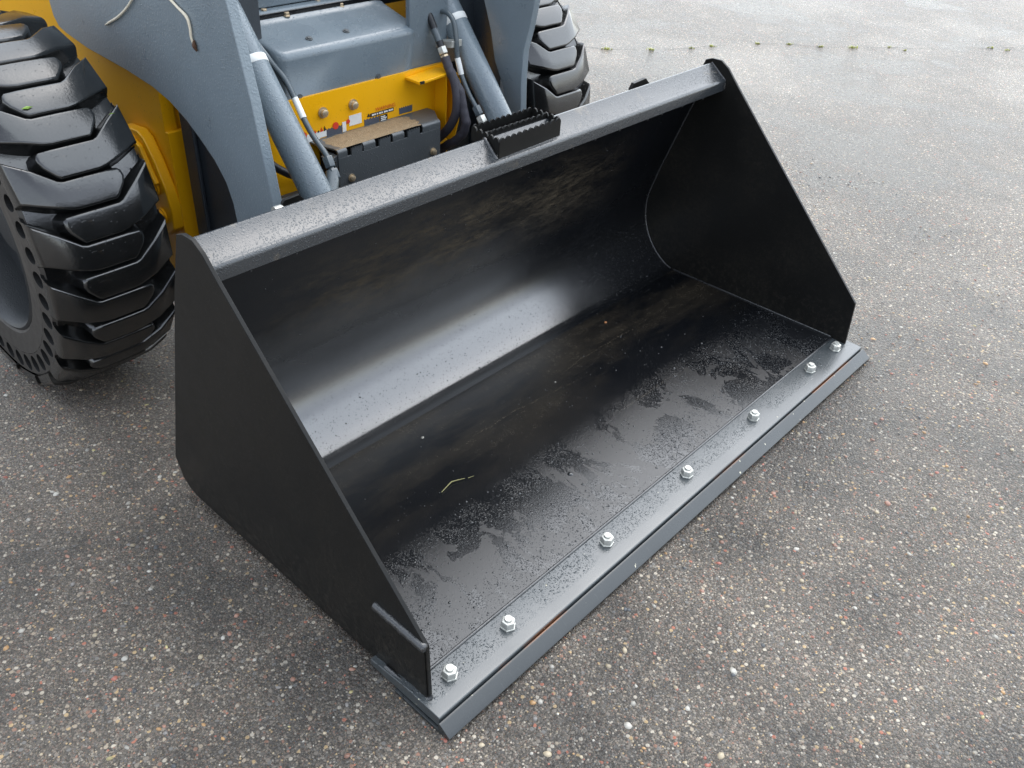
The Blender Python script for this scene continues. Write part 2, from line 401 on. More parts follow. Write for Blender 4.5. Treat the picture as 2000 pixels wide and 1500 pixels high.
# stones of the aggregate standing proud of the bitumen
def icosa():
    p = (1+5**.5)/2; v = [(-1, p, 0), (1, p, 0), (-1, -p, 0), (1, -p, 0), (0, -1, p), (0, 1, p), (0, -1, -p), (0, 1, -p), (p, 0, -1), (p, 0, 1), (-p, 0, -1), (-p, 0, 1)]
    k = math.hypot(1, p)
    f = [(0, 11, 5), (0, 5, 1), (0, 1, 7), (0, 7, 10), (0, 10, 11), (1, 5, 9), (5, 11, 4), (11, 10, 2), (10, 7, 6), (7, 1, 8), (3, 9, 4), (3, 4, 2), (3, 2, 6), (3, 6, 8), (3, 8, 9), (4, 9, 5), (2, 4, 11), (6, 2, 10), (8, 6, 7), (9, 8, 1)]
    return [Vector(q)/k for q in v], f
IV, IFc = icosa()
PAL = [((.52, .49, .43), 4), ((.48, .40, .28), 5), ((.36, .20, .145), 4), ((.40, .15, .11), 1.2), ((.50, .30, .14), 2.2), ((.24, .225, .21), 4), ((.10, .105, .11), 2.5), ((.33, .275, .215), 5), ((.56, .48, .24), .9)]
PC = [p[0] for p in PAL]; PW = [p[1] for p in PAL]
def pebble_geo(x, y, r):
    rz = random.uniform(0, 6.28); e = random.uniform(.6, 1.0); h = random.uniform(.45, .7); cz, sz = math.cos(rz), math.sin(rz)
    out = []
    for q in IV:
        k = r*random.uniform(.8, 1.15); a, b = q.x*k, q.y*k*e
        out.append((x+a*cz-b*sz, y+a*sz+b*cz, -.22*r*h+q.z*k*h*.8))
    return out
def inside_machine(x, y): return -.02 < x < 2.0 and .0 < y < .98
V = []; F = []; CO = []
while len(V) < 12*12500:
    x = random.uniform(-1.0, 3.6); y = random.uniform(-1.25, 2.7)
    if inside_machine(x, y): continue
    r = min(.0085, .0022*math.exp(abs(random.gauss(0, .68))))
    o = len(V); V += pebble_geo(x, y, r); F += [(a+o, b+o, c+o) for a, b, c in IFc]
    c = random.choices(PC, PW)[0]; k = random.uniform(.6, 1.05); CO += [(c[0]*k, c[1]*k, c[2]*k, 1)]*12
def peb(name, V, F, CO, parent):
    me = bpy.data.meshes.new(name); me.from_pydata(V, [], F); me.shade_smooth(); me.materials.append(M['pebble'])
    ca = me.color_attributes.new('Col', 'FLOAT_COLOR', 'POINT'); ca.data.foreach_set('color', [c for q in CO for c in q])
    o = bpy.data.objects.new(name, me); col.objects.link(o); o.parent = parent; return o
o = peb('stone_aggregate', V, F, CO, g); o['kind'] = 'stuff'
# dark wet grit gathered along the bucket's edges
V = []; F = []
for i in range(5200):
    if i < 3600: x, y = random.uniform(-.03, W+.03), -abs(random.gauss(0, .012))+.012
    else: y = random.uniform(.22, 1.0); x = .004-abs(random.gauss(0, .012))
    r = random.uniform(.0008, .0024)
    o = len(V); V += pebble_geo(x, y, r); F += [(a+o, b+o, c+o) for a, b, c in IFc]
me = bpy.data.meshes.new('edge_grit'); me.from_pydata(V, [], F); me.materials.append(M['grit'])
o = bpy.data.objects.new('edge_grit', me); col.objects.link(o); o.parent = g; o['kind'] = 'stuff'
# the few large stones that can be picked out one by one
big = [(-.28, .12), (.10, -.16), (.27, -.24), (.55, -.33), (.42, -.12), (-.42, .62), (-.20, .55), (-.33, 1.02), (-.10, .98), (-.45, .30), (-.05, .28), (1.0, -.25), (1.35, -.35), (1.72, -.28), (.86, -.45), (.35, -.42), (1.15, -.1), (1.55, -.12), (2.15, .05), (2.3, -.3), (-.25, 1.25), (.02, -.05), (-.15, -.05), (.7, -.15)]
for x, y in big:
    c = random.choices(PC[:5], PW[:5])[0]; peb('stone', pebble_geo(x, y, random.uniform(.008, .0125)), IFc, [(*c, 1)]*12, g)

# ------------------------------------------------------------------ the bucket
BK = empty('loader_bucket', (W/2, .5, 0))
tag(BK, 'wet black steel loader bucket with bolted cutting edge resting on the asphalt', 'bucket')
plate = [(.828, .833), (.803, .843), (.768, .843), (.737, .824), (.716, .802), (.690, .776), (.096, .200), (.085, .014), (.30, .008), (.965, .012), (1.005, .020), (1.035, .042), (1.057, .103), (.883, .676)]
for x0, x1 in ((0, .010), (W-.010, W)):
    MB().prism(plate, x0, x1).build('side_plate', M['side'], BK, bevel=.0016)
# shell
wall = [(.798+.1*math.cos(R(a)), .1378-.1*math.sin(R(a))) for a in (88, 80, 74, 68)]+[(.735+.235*math.cos(R(a)), .257-.235*math.sin(R(a))) for a in (62, 55, 48, 42, 36, 30, 24, 18, 12, 6, 0, -6, -12, -18)]+[(.935, .412), (.904, .505), (.870, .607), (.835, .706), (.800, .806)]
def dense(L, k):
    P = [Vector((a, b)) for a, b in L]; Q = []
    for i in range(len(P)-1):
        p0, p1, p2, p3 = P[max(0, i-1)], P[i], P[i+1], P[min(len(P)-1, i+2)]
        for j in range(k):
            t = j/k; Q.append(.5*((2*p1)+(p2-p0)*t+(2*p0-5*p1+4*p2-p3)*t*t+(3*p1-p0-3*p2+p3)*t**3))
    Q.append(P[-1]); return [(q.x, q.y) for q in Q]
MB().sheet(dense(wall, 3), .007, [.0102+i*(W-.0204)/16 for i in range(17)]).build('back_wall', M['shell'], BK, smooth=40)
MB().prism([(.136, .038), (.136, .0455), (.5, .0415), (.812, .0375), (.812, .028)], .0103, W-.0103).build('floor_plate', M['floor'], BK, bevel=.001)
# top bar: folded plate with a front lip
bar = [(.806, .822), (.804, .829), (.799, .829), (.752, .7915)]+arc((.7485, .7785), .0120, 105, 180, 6)+[(.7365, .752), (.7430, .752), (.7430, .7785)]+arc((.7485, .7785), .0055, 180, 105, 4)[1:]+[(.752, .7845), (.798, .822)]
MB().prism(bar, .0104, W-.0104).build('top_bar', M['bar'], BK, smooth=35, bevel=.0012)
# little weld drips hanging from the lip and along it
for i in range(16):
    x = .12+i*.115+random.uniform(-.03, .03)
    MB().lathe((x, .738, .751), (0, -.3, -1), [(.0035, 0), (.003, .002), (.0012, .0035)], 8).build('stitch_weld', M['weld'], BK, smooth=60)
# cutting edge
MB().prism([(.255, .011), (.255, .030), (.20, .036), (.138, .043), (.046, .0415), (.0385, .0405), (.0365, .038), (.036, .0125)], -.018, W+.018).build('base_edge', M['edge'], BK, bevel=.0015)
MB().prism([(.17, .001), (.17, .010), (.0352, .010), (.0345, .0310), (.0330, .0325), (.0305, .0325), (.027, .0305), (.0015, .0125), (0, .0105), (.003, .0075), (.03, .001)], -.0235, W+.0235).build('bolt_on_edge', M['lip'], BK, bevel=.0012)
# welds
def bead(pts, r, name='weld_bead', step=.006, mat='weld', par=None):
    P = [Vector(p) for p in pts]; out = []; rs = []
    for i in range(len(P)-1):
        L = (P[i+1]-P[i]).length; k = max(2, int(L/step))
        for j in range(k): out.append(P[i].lerp(P[i+1], j/k)); rs.append(r*(1+.05*math.sin(len(rs)*1.9)+random.uniform(-.06, .06)))
    out.append(P[-1]); rs.append(r*.7)
    return MB().tube(out, rs, 8, 1).build(name, M[mat], par or BK, smooth=70)
bead([(.012, .1365, .043), (W-.012, .1365, .043)], .0042, step=.010)
bead([(-.001, .250, .199), (-.001, .096, .196)], .011)
bead([(-.009, .214, .033), (-.009, .09, .036)], .0065)
bead([(.0, .0875, .045), (.004, .086, .034)], .008)
bead([(W-.011, a, b) for a, b in dense(wall, 1)[1:]], .0032)
bead([(W-.011, .80, .039), (W-.011, .14, .047)], .0036)
bead([(.011, a, b) for a, b in dense(wall, 1)[1:]], .0032)
bead([(.011, .80, .039), (.011, .14, .047)], .0036)
bead([(W-.011, .802, .829), (W-.011, .762, .800), (W-.011, .741, .785), (W-.011, .737, .757)], .004)
# wear pads behind the weld on the near plate
MB().prism([(.100, .196), (.250, .199), (.255, .03), (.09, .03)], -.004, -.0002).build('wear_plate', M['side'], BK, bevel=.0012)
# bolts with nuts
for k, x in enumerate((W/2-.9212, W/2-.7365, W/2-.3671, W/2, W/2+.3671, W/2+.7365, W/2+.9212)):
    c = (x, .0956, .0425); ph = random.uniform(0, 1)
    b = MB().lathe(c, (0, 0, 1), [(.0192, 0), (.0192, .003), (.0180, .0042)], 6, ph).lathe(c, (0, 0, 1), [(.0150, .0035), (.0172, .0045), (.0172, .0185), (.0160, .0212), (.0138, .0222)], 6, ph).build('nut', M['zinc'], BK, bevel=.001)
    MB().lathe(c, (0, 0, 1), [(.0098, .02), (.0098, .0262), (.0086, .0278), (.004, .0278)], 20).build('stud', M['zinc'], b, smooth=40)
# serrated step welded on the bar
ST = [(.868, .750), (1.118, .754), (1.118, .858), (.884, .862)]
def serr(p, q, z0, z1, th, n, name='serrated_rail'):
    p, q = Vector((*p, 0)), Vector((*q, 0)); d = (q-p); L = d.length; d.normalize(); nn = Vector((-d.y, d.x, 0))*th
    top = []
    m_ = n*6
    for i in range(m_+1):
        t = i/m_; top.append((t*L, z1+.002-.010*(1-abs(math.sin(math.pi*n*t))**.8)))
    ol = [(0, z0)]+top+[(L, z0)]
    v = [p+d*a+Vector((0, 0, b)) for a, b in ol]; k = len(v)
    v2 = [w+nn for w in v]
    return MB().add(v+v2, [list(range(k))[::-1], list(range(k, 2*k))]+[(i, (i+1) % k, (i+1) % k+k, i+k) for i in range(k)])
sp = serr(ST[0], ST[1], .786, .8425, .005, 11).build('step_tread', M['side'], BK, smooth=30)
for a, b, z0, n in (((.8745, .805), (1.1175, .803), .812, 11), (ST[3], ST[2], .803, 11)):
    serr(a, b, z0, .8425, .005, n).build('serrated_rail', M['side'], sp, smooth=30)
serr((.8665, .752), (.880, .864), .803, .8425, -.005, 5).build('serrated_rail', M['side'], sp, smooth=30)
serr((1.119, .7565), (1.119, .8585), .803, .8425, .005, 5).build('serrated_rail', M['side'], sp, smooth=30)
MB().box((.884, .7585, .8165), (1.112, .852, .8195)).build('step_shade_sheet', M['hole'], sp)  # black sheet added for the shade between the rails
bead([(.862, .752, .790), (.866, .80, .829), (.868, .808, .828)], .0055, par=sp)
# quick-hitch tab behind the bar
MB().prism([(1.575, .72), (1.575, .806), (1.587, .822), (1.650, .826), (1.678, .802), (1.678, .72)], .845, .857, 'y').build('hitch_tab', M['side'], BK, bevel=.0015)
# rain beads on the bucket floor and back wall
def beads(name, fn, n, mat, parent):
    V = []; F = []; K = 7
    for i in range(n):
        p, nrm, r = fn()
        u = nrm.orthogonal().normalized(); w = nrm.cross(u); o = len(V); rr = random.uniform(.75, 1.1)
        for a, h in ((1.0, -.02), (.82, .28), (.42, .50)):
            for k in range(K):
                t = 2*math.pi*k/K; V.append(p+(u*math.cos(t)*rr+w*math.sin(t))*r*a+nrm*r*h)
        V.append(p+nrm*r*.56)
        for j in range(2):
            for k in range(K): F.append((o+j*K+k, o+j*K+(k+1) % K, o+(j+1)*K+(k+1) % K, o+(j+1)*K+k))
        for k in range(K): F.append((o+2*K+k, o+2*K+(k+1) % K, o+3*K))
    me = bpy.data.meshes.new(name); me.from_pydata([tuple(v) for v in V], [], F); me.shade_smooth(); me.materials.append(mat)
    ob = bpy.data.objects.new(name, me); col.objects.link(ob); ob.parent = parent
    ob.location = -parent.location; ob['kind'] = 'stuff'; return ob
from mathutils import noise as mn
def floor_drop():
    while True:
        x = random.uniform(.02, W-.02); y = random.uniform(.145, .79)
        p = max(0, 1-abs(y-.24)/.22)**1.2+.02
        p *= max(.05, min(1, .5+1.6*mn.noise((x*4, y*6, 3))))
        if random.random() < p: break
    z = .0455-(y-.136)/.732*.008
    return Vector((x, y, z)), Vector((0, 0, 1)), .0008*math.exp(abs(random.gauss(0, .55)))
beads('rain_beads', floor_drop, 8500, M['drop'], BK)
WL = dense(wall, 3)
def wall_drop():
    i = int(random.uniform(4, len(WL)-3)**1.0)
    if random.random() < .5: i = random.randint(8, 22)
    a, b = Vector(WL[i]), Vector(WL[i+1]); t = random.random(); p = a.lerp(b, t); d = (b-a).normalized(); n = Vector((0, -d.y, d.x))
    return Vector((random.uniform(.02, W-.02), p.x, p.y)), n, .0007*math.exp(abs(random.gauss(0, .5)))
beads('rain_beads', wall_drop, 1800, M['drop'], BK)

# ------------------------------------------------------------------ the machine
SK = empty('skid_steer_loader', (W/2, 1.86, 0))
tag(SK, 'yellow and slate grey skid steer loader behind the bucket', 'loader')

# --- wheels
RT, HW, YC, ZC = .516, .17, 1.855, .504
def offs(poly, d):
    n = len(poly); out = []
    for i in range(n):
        a, b, c = Vector(poly[i-1]), Vector(poly[i]), Vector(poly[(i+1) % n])
        e1 = (b-a).normalized(); e2 = (c-b).normalized(); n1 = Vector((-e1.y, e1.x)); n2 = Vector((-e2.y, e2.x))
        k = (n1+n2); k = k/max(.35, k.length_squared)*2 if k.length > 1e-6 else n1
        out.append(tuple(b+k*d))
    return out
def lug_mesh(sgn):
    deg = RT*math.pi/180
    top = [(-.168, 9.6), (-.112, 4.6), (-.066, .45), (-.055, 0), (.0, 0), (.05, 0), (.082, -.1), (.090, -.9), (.0925, -2.6), (.086, -4.6), (.066, -7.3), (.056, -8.3), (.0, -8.3), (-.040, -8.3), (-.060, -7.9), (-.105, -6.2), (-.168, -3.2)]
    p2 = [(a*1.0, b*deg) for a, b in top]
    ar = sum(p2[i-1][0]*p2[i][1]-p2[i][0]*p2[i-1][1] for i in range(len(p2)))
    if ar < 0: p2 = p2[::-1]
    lv = [(offs(p2, -.010), -.055), (offs(p2, -.004), -.034), (p2, -.0085), (offs(p2, .0016), -.0028), (offs(p2, .0042), -.0006), (offs(p2, .008), 0.)]
    bm = bmesh.new(); rings = []
    for pl_, dep in lv:
        rr = []
        for u, t in pl_:
            crown = .007*(u/HW)**2+.020*max(0, (abs(u)-.13)/.04)**2
            r = max(.4625, RT-crown+dep); a = t/RT; u = max(-.1685, min(.1685, u))
            rr.append(bm.verts.new((sgn*u, -r*math.cos(a), r*math.sin(a))))
        rings.append(rr)
    n = len(p2)
    for a, b in zip(rings, rings[1:]):
        for i in range(n): bm.faces.new((a[i], a[(i+1) % n], b[(i+1) % n], b[i]))
    f = bm.faces.new(rings[-1]); bmesh.ops.triangulate(bm, faces=[f])
    bmesh.ops.recalc_face_normals(bm, faces=bm.faces)
    # raised bar across the middle groove (tie bar) is part of the lug
    me = bpy.data.meshes.new('tread_lug'); bm.to_mesh(me); bm.free()
    me.shade_smooth(); me.set_sharp_from_angle(angle=R(38)); me.materials.append(M['rubber']); return me
LUG = {1: lug_mesh(1), -1: lug_mesh(-1)}
def wheel(xc, out, lab):
    """xc centre plane, out = -1 outer side toward -x"""
    prof = [(-.150, .315), (-.160, .330), (-.165, .400), (-.165, .462), (-.158, .464), (-.135, .462), (-.07, .464), (0, .465), (.07, .464), (.135, .462), (.158, .464), (.165, .462), (.16, .33), (.15, .30)]
    n = 96; v = []; f = []
    for a in range(n):
        t = 2*math.pi*a/n
        for u, r in prof[4:]: v.append(((u if out < 0 else -u), -r*math.cos(t), r*math.sin(t)))
    k = len(prof)-4
    for a in range(n):
        for i in range(k-1): f.append((a*k+i, a*k+i+1, ((a+1) % n)*k+i+1, ((a+1) % n)*k+i))
    ty = MB().add(v, f).build('tyre', M['rubber'], None, smooth=40)
    ty.parent = SK; ty.location = Vector((xc, YC, ZC))-SK.location
    tag(ty, lab)
    # side ring with its row of round holes
    s = 1 if out < 0 else -1
    mb = MB(); hb = MB(); N = 40; x0 = -.165
    def pt(r, t, x): return (s*x, -r*math.cos(t), r*math.sin(t))
    for i in range(N):
        t0 = 2*math.pi*i/N; dt = math.pi/N
        for r0, r1, xa, xb in ((.316, .330, -.150, -.160), (.330, .392, -.160, x0), (.456, .467, x0, -.157)):
            mb.add([pt(r0, t0-dt, xa), pt(r0, t0+dt, xa), pt(r1, t0+dt, xb), pt(r1, t0-dt, xb)], [(0, 1, 2, 3)])
        K = 16; oc = []; ic = []; dc = []
        for j in range(K):
            a = 2*math.pi*(j+.5)/K; cx, cy = math.cos(a), math.sin(a)
            mm_ = max(abs(cx), abs(cy)); sx, sy = cx/mm_, cy/mm_
            if j % 4 in (1, 2): pass
            oc.append(pt(.424+sy*.032, t0+sx*dt, x0)); ic.append(pt(.424+cy*.0265, t0+cx*.0228/.424, x0)); dc.append(pt(.424+cy*.025, t0+cx*.021/.424, x0+.12))
        # square corners
        cor = [pt(.424+sy*.032, t0+sx*dt, x0) for sx, sy in ((1, 1), (-1, 1), (-1, -1), (1, -1))]
        mb.add(oc+ic, [(j, (j+1) % K, K+(j+1) % K, K+j) for j in range(K)])
        hb.add(ic+dc, [(j, (j+1) % K, K+(j+1) % K, K+j) for j in range(K)]+[[K+j for j in range(K)]])
        for ci, c in enumerate(cor):
            j = ci*4+1; mb.add([oc[j], c, oc[j+1]], [(0, 1, 2)])
    sw = mb.build('sidewall', M['sidewall'], None, smooth=30); sw.parent = ty
    hw = hb.build('sidewall_holes', M['hole'], None, smooth=30); hw.parent = ty  # hole walls blackened, their shade is put into the colour
    # rim: lip, barrel and dished disc
    rp = [(.318, -.148), (.322, -.156), (.314, -.160), (.306, -.152), (.298, -.11), (.292, -.03), (.20, -.012), (.12, -.03), (.12, -.07), (.085, -.075), (.0, -.075)]
    v = []; f = []; n = 64
    for r, x in rp:
        for a in range(n): v.append(pt(max(r, .0005), 2*math.pi*a/n, x))
    for i in range(len(rp)-1):
        for a in range(n): f.append((i*n+a, i*n+(a+1) % n, (i+1)*n+(a+1) % n, (i+1)*n+a))
    rm = MB().add(v, f).build('rim', M['rim'], None, smooth=35); rm.parent = ty
    for i in range(8):
        t = 2*math.pi*i/8; b = MB().lathe(pt(.16, t, -.020), (-s, 0, 0), [(.014, 0), (.014, .014), (.008, .02)], 6).build('wheel_nut', M['zinc'], None, bevel=.001); b.parent = ty
    for i in range(20):
        for sg in (1, -1):
            o = bpy.data.objects.new('tread_lug', LUG[sg]); col.objects.link(o); o.parent = ty
            th = 10.3+18*i if sg == 1 else 10.3-9.2+18*i
            o.rotation_euler.x = -R(th)
    return ty
wheel(.08, -1, 'glossy wet front tyre beside the left end of the bucket, holed sidewall showing')
wheel(W-.08, 1, 'grey wet front tyre on the far side, seen past the arm')

# --- yellow frame
def yb(name, mb, parent=SK, bevel=.003, mat='yellow', smooth=None): return mb.build(name, M[mat], parent, bevel=bevel, smooth=smooth)
fr = yb('side_frame', MB().prism([(.465, 1.72), (.465, 2.34), (.30, 2.62), (.30, 2.64), (.485, 2.36), (.505, 1.72)], .12, 1.5, 'z'))
yb('front_wall', MB().box((.507, 1.75, .12), (.66, 1.765, 1.5)), fr)
yb('frame_post', MB().box((.462, 1.700, .15), (.60, 1.718, .675)), fr)
yb('side_frame', MB().box((W-.505, 1.95, .12), (W-.465, 2.6, .85)))
# axle housing casting bolted inside the wheel
br = yb('axle_bracket', MB().prism([(1.92, .645), (1.83, .655), (1.795, .640), (1.750, .575), (1.712, .500), (1.697, .440), (1.702, .372), (1.74, .340), (1.80, .33), (1.90, .36)], .428, .4645), bevel=.006)
yb('rib', MB().prism([(1.835, .630), (1.80, .618), (1.738, .515), (1.750, .505), (1.80, .588), (1.835, .602)], .412, .4275), br, .004)
for y, z in ((1.858, .612), (1.772, .492), (1.756, .402)):
    MB().lathe((.4275, y, z), (-1, 0, 0), [(.026, 0), (.026, .006), (.018, .0065), (.018, .02), (.012, .026)], 18).build('bolt', M['yellow'], br, smooth=40)
# cross plate under the footwell, with holes
def holed_plate(x0, x1, z0, z1, y, th, holes):
    """plate facing -y with round recessed holes"""
    mb = MB(); xs = sorted({x0, x1, *[h[0]-.03 for h in holes], *[h[0]+.03 for h in holes]}); zs = sorted({z0, z1, *[h[1]-.03 for h in holes], *[h[1]+.03 for h in holes]})
    for i in range(len(xs)-1):
        for j in range(len(zs)-1):
            a, b, c, d = xs[i], xs[i+1], zs[j], zs[j+1]
            hh = [h for h in holes if abs((a+b)/2-h[0]) < .029 and abs((c+d)/2-h[1]) < .029]
            full = [h for h in hh if b-a > .0599 and d-c > .0599]
            if full:
                h = full[0]; K = 16; oc = []; ic = []; dc = []
                for k in range(K):
                    t = 2*math.pi*(k+.5)/K; cx, cz = math.cos(t), math.sin(t); q = max(abs(cx), abs(cz))
                    oc.append((h[0]+cx/q*.03, y, h[1]+cz/q*.03)); ic.append((h[0]+cx*h[2], y, h[1]+cz*h[2])); dc.append((h[0]+cx*h[2], y+th, h[1]+cz*h[2]))
                mb.add(oc+ic+dc, [(k, (k+1) % K, K+(k+1) % K, K+k) for k in range(K)]+[(K+k, K+(k+1) % K, 2*K+(k+1) % K, 2*K+k) for k in range(K)])
                for ci, (sx, sz) in enumerate(((1, 1), (-1, 1), (-1, -1), (1, -1))):
                    mb.add([oc[ci*4+1], (h[0]+sx*.03, y, h[1]+sz*.03), oc[ci*4+2]], [(0, 1, 2)])
            else: mb.add([(a, y, c), (b, y, c), (b, y, d), (a, y, d)], [(0, 1, 2, 3)])
    mb.add([(x0, y, z0), (x1, y, z0), (x1, y, z1), (x0, y, z1), (x0, y+th, z0), (x1, y+th, z0), (x1, y+th, z1), (x0, y+th, z1)], [(0, 1, 5, 4), (1, 2, 6, 5), (2, 3, 7, 6), (3, 0, 4, 7)])
    return mb
cr = holed_plate(.52, 1.325, .30, .800, 1.408, .014, [(1.088, .710, .013), (1.183, .704, .012), (.582, .708, .011), (.597, .612, .010), (.625, .556, .010)]).build('cross_plate', M['yellow'], SK)
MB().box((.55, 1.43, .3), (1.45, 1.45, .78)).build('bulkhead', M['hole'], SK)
for x, z in ((.806, .744), (.920, .744)):
    MB().lathe((x, 1.4075, z), (0, -1, 0), [(.0165, 0), (.0165, .004), (.0115, .0045), (.0115, .014), (.008, .016)], 12).build('bolt', M['brass'], cr, smooth=35)
# flange at the far end: lip curling down
fl = [(1.134, .786), (1.194, .790), (1.262, .794), (1.296, .789), (1.312, .770), (1.319, .735), (1.317, .690), (1.311, .623), (1.290, .560)]
k = len(fl); inner = [(a-.006 if i > 3 else a, b-.009 if i < 6 else b) for i, (a, b) in enumerate(fl)]
MB().prism(fl+inner[::-1], 1.338, 1.4075, 'y').build('flange', M['yellow'], cr, smooth=40, bevel=.002)
MB().box((1.262, 1.355, .60), (1.268, 1.4075, .779)).build('gusset', M['yellow'], cr)
MB().box((1.1345, 1.336, .780), (1.152, 1.3405, .788)).build('slot', M['hole'], cr)
# labels on the cross plate
def decal(name, x0, x1, z0, z1, mat, y=1.4066, jag=0):
    if jag:
        top = [(x0+(x1-x0)*i/(2*jag), z1-(.004 if i % 2 else 0)) for i in range(2*jag+1)]
        pr = [(x0, z0), (x1, z0)]+top[::-1]
    else: pr = [(x0, z0), (x1, z0), (x1, z1), (x0, z1)]
    return MB().prism(pr, y, y+.0008, 'y').build(name, M[mat], cr)
decal('label', .700, .742, .665, .686, 'labelgrey', jag=4); decal('label', .7425, .790, .665, .690, 'white'); decal('label', .815, .874, .665, .692, 'labelgrey', jag=6); decal('label', .876, .890, .668, .698, 'white')
decal('label', .903, .951, .680, .712, 'white'); decal('label', .790, .8148, .670, .690, 'white', jag=3); decal('label', .962, 1.022, .665, .688, 'labelgrey', jag=5); decal('label', 1.106, 1.162, .672, .694, 'labelgrey', jag=6)
decal('label', .986, 1.082, .6895, .7005, 'ink', 1.4064); decal('label', 1.024, 1.056, .666, .686, 'ink', 1.4064)
for x, z, r in ((.732, .690, .011), (.850, .694, .011), (.898, .696, .007)):
    MB().lathe((x, 1.4064, z), (0, -1, 0), [(r, 0), (r, .0008)], 20).build('label', M['red'], cr)
for i in range(5):
    x = .757+i*.012; MB().prism([(x, .687), (x+.009, .689), (x+.004, .699+random.uniform(-.004, .004))], 1.4060, 1.4067, 'y').build('label', M['red' if i % 2 else 'ink'], cr)
def text(body, x, z, size, mat, y):
    c = bpy.data.curves.new('lettering', 'FONT'); c.body = body; c.size = size; c.extrude = .0002; c.align_x = 'LEFT'
    t = bpy.data.objects.new('tmp', c); col.objects.link(t); dg = bpy.context.evaluated_depsgraph_get()
    me = bpy.data.meshes.new_from_object(t.evaluated_get(dg)); bpy.data.objects.remove(t)
    me.materials.clear(); me.materials.append(M[mat]); o = bpy.data.objects.new('lettering', me); col.objects.link(o)
    o.rotation_euler = (R(90), 0, 0); o.parent = cr
    o.location = Vector((x, y, z))-SK.location-cr.location
    return o
text('WARNING', 1.008, .7030, .0170, 'orange', 1.4064)
for i in range(9):   # illegible white print on the black strip
    x = .992+i*.0098; MB().box((x, 1.4056, .6925), (x+random.uniform(.005, .0085), 1.4063, .6975)).build('lettering', M['white'], cr)
for i in range(3):
    MB().box((1.028, 1.4056, .669+i*.0055), (1.028+random.uniform(.016, .025), 1.4063, .672+i*.0055)).build('lettering', M['white'], cr)
MB().prism([(.973, .692), (.985, .6925), (.979, .703)], 1.4060, 1.4067, 'y').build('warning_triangle', M['ink'], cr)

# --- grey moulded panel above it
pp = [(1.408, .781), (1.417, .790), (1.417, .905)]+arc((1.443, .905), .026, 180, 105, 5)[1:]+[(1.50, .944), (1.575, .960), (1.60, .972), (1.612, .990), (1.640, .990), (1.640, .781)]
v = []; f = []; n = len(pp); sta = [(.684, .03, 0), (.690, .012, 0), (.700, .003, 0), (.712, 0, 0), (.9, 0, 0), (1.05, 0, 0), (1.125, 0, .0), (1.158, .002, .0), (1.176, .008, .0), (1.186, .016, .0)]
for x, dy, dz in sta: v += [(x+(b-.8)*.15*(1 if x > 1.1 else -.1), min(a+dy, 1.64), b-dz) for a, b in pp]
for j in range(len(sta)-1):
    for i in range(n): f.append((j*n+i, j*n+(i+1) % n, (j+1)*n+(i+1) % n, (j+1)*n+i))
f.append(list(range(n))); f.append([(len(sta)-1)*n+i for i in range(n)])
pn = MB().add(v, f).build('footwell_panel', M['panel'], SK, smooth=45)
for x, y, z, ax in ((.823, 1.470, .9385, (0, -.25, 1)), (.958, 1.470, .9385, (0, -.25, 1)), (.736, 1.4165, .800, (0, -1, 0)), (1.031, 1.4165, .803, (0, -1, 0))):
    MB().lathe((x, y, z), ax, [(.0105, -.001), (.0105, .002), (.0065, .0022), (.0065, .005), (.003, .0055)], 14).build('screw', M['step'], pn, smooth=35)
MB().prism([(1.426, .781), (1.426, 1.25), (1.445, 1.25), (1.445, .781)], 1.172, 1.335).build('panel_wing', M['panel'], SK, bevel=.003)
MB().box((.56, 1.83, .95), (1.60, 1.86, 1.7)).build('cab_wall', M['dark'], SK)
MB().box((.535, 1.52, .78), (.70, 1.54, 1.3)).build('panel_wing', M['dark'], SK, bevel=.003)
MB().box((.60, 1.60, .955), (1.42, 1.80, .985)).build('floor_mat', M['rubbermat'], SK)
MB().prism([(1.655, .986), (1.640, .992), (1.640, 1.035), (1.655, 1.043), (1.80, 1.06), (1.80, .986)], .62, 1.02).build('door_sill', M['panel'], SK, bevel=.004)
for x, y, z in ((.784, 1.625, .982), (.843, 1.600, .970), (1.049, 1.605, .968), (.985, 1.636, .985)):
    MB().lathe((x, y, z), (0, 0, 1), [(.012, 0), (.012, .004), (.009, .0042), (.009, .012), (.006, .013)], 6).build('bolt', M['brass'], SK, bevel=.001)

# --- step box with toothed top edge
mb = MB(); YF, ZT = 1.300, .668
tp = [(.752, 1.4065), (.752, 1.38), (.772, YF+.012), (1.186, YF+.012), (1.228, 1.37), (1.228, 1.4065)]
sb = MB().prism(tp, ZT-.006, ZT, 'z').build('step_box', M['step'], SK, bevel=.001)
segs = [(.776, .812, 1), (.812, .860, 0), (.860, .912, 1), (.912, .966, 0), (.966, 1.020, 1), (1.020, 1.074, 0), (1.074, 1.128, 1), (1.128, 1.186, 1)]
MB().box((.772, YF-.001, .36), (1.186, YF+.005, ZT-.026)).build('front_plate', M['step'], sb, bevel=.0008)
for a, b, on in [(.772, .806, 1), (.868, .914, 1), (.985, .985+.046, 1), (1.110, 1.186, 1)]:
    pr = [(YF+.0125, ZT-.0002)]+arc((YF+.011, ZT-.012), .0118, 90, 180, 5)+[(YF-.0008, ZT-.0259), (YF+.0048, ZT-.0259), (YF+.0048, ZT-.0125)]+arc((YF+.011, ZT-.012), .006, 180, 90, 4)
    MB().prism(pr, a, b).build('fold_tab', M['step'], sb, smooth=40)
for a, b in ((.822, .862), (.930, .974), (1.046, 1.096)):
    n = 5; top = []
    for i in range(n*2+1): top.append((a+(b-a)*i/(2*n), ZT-.004-(.008 if i % 2 else 0)))
    MB().prism([(a, ZT-.0262), (b, ZT-.0262)]+top[::-1], YF-.0012, YF+.0046, 'y').build('tooth_strip', M['step'], sb)
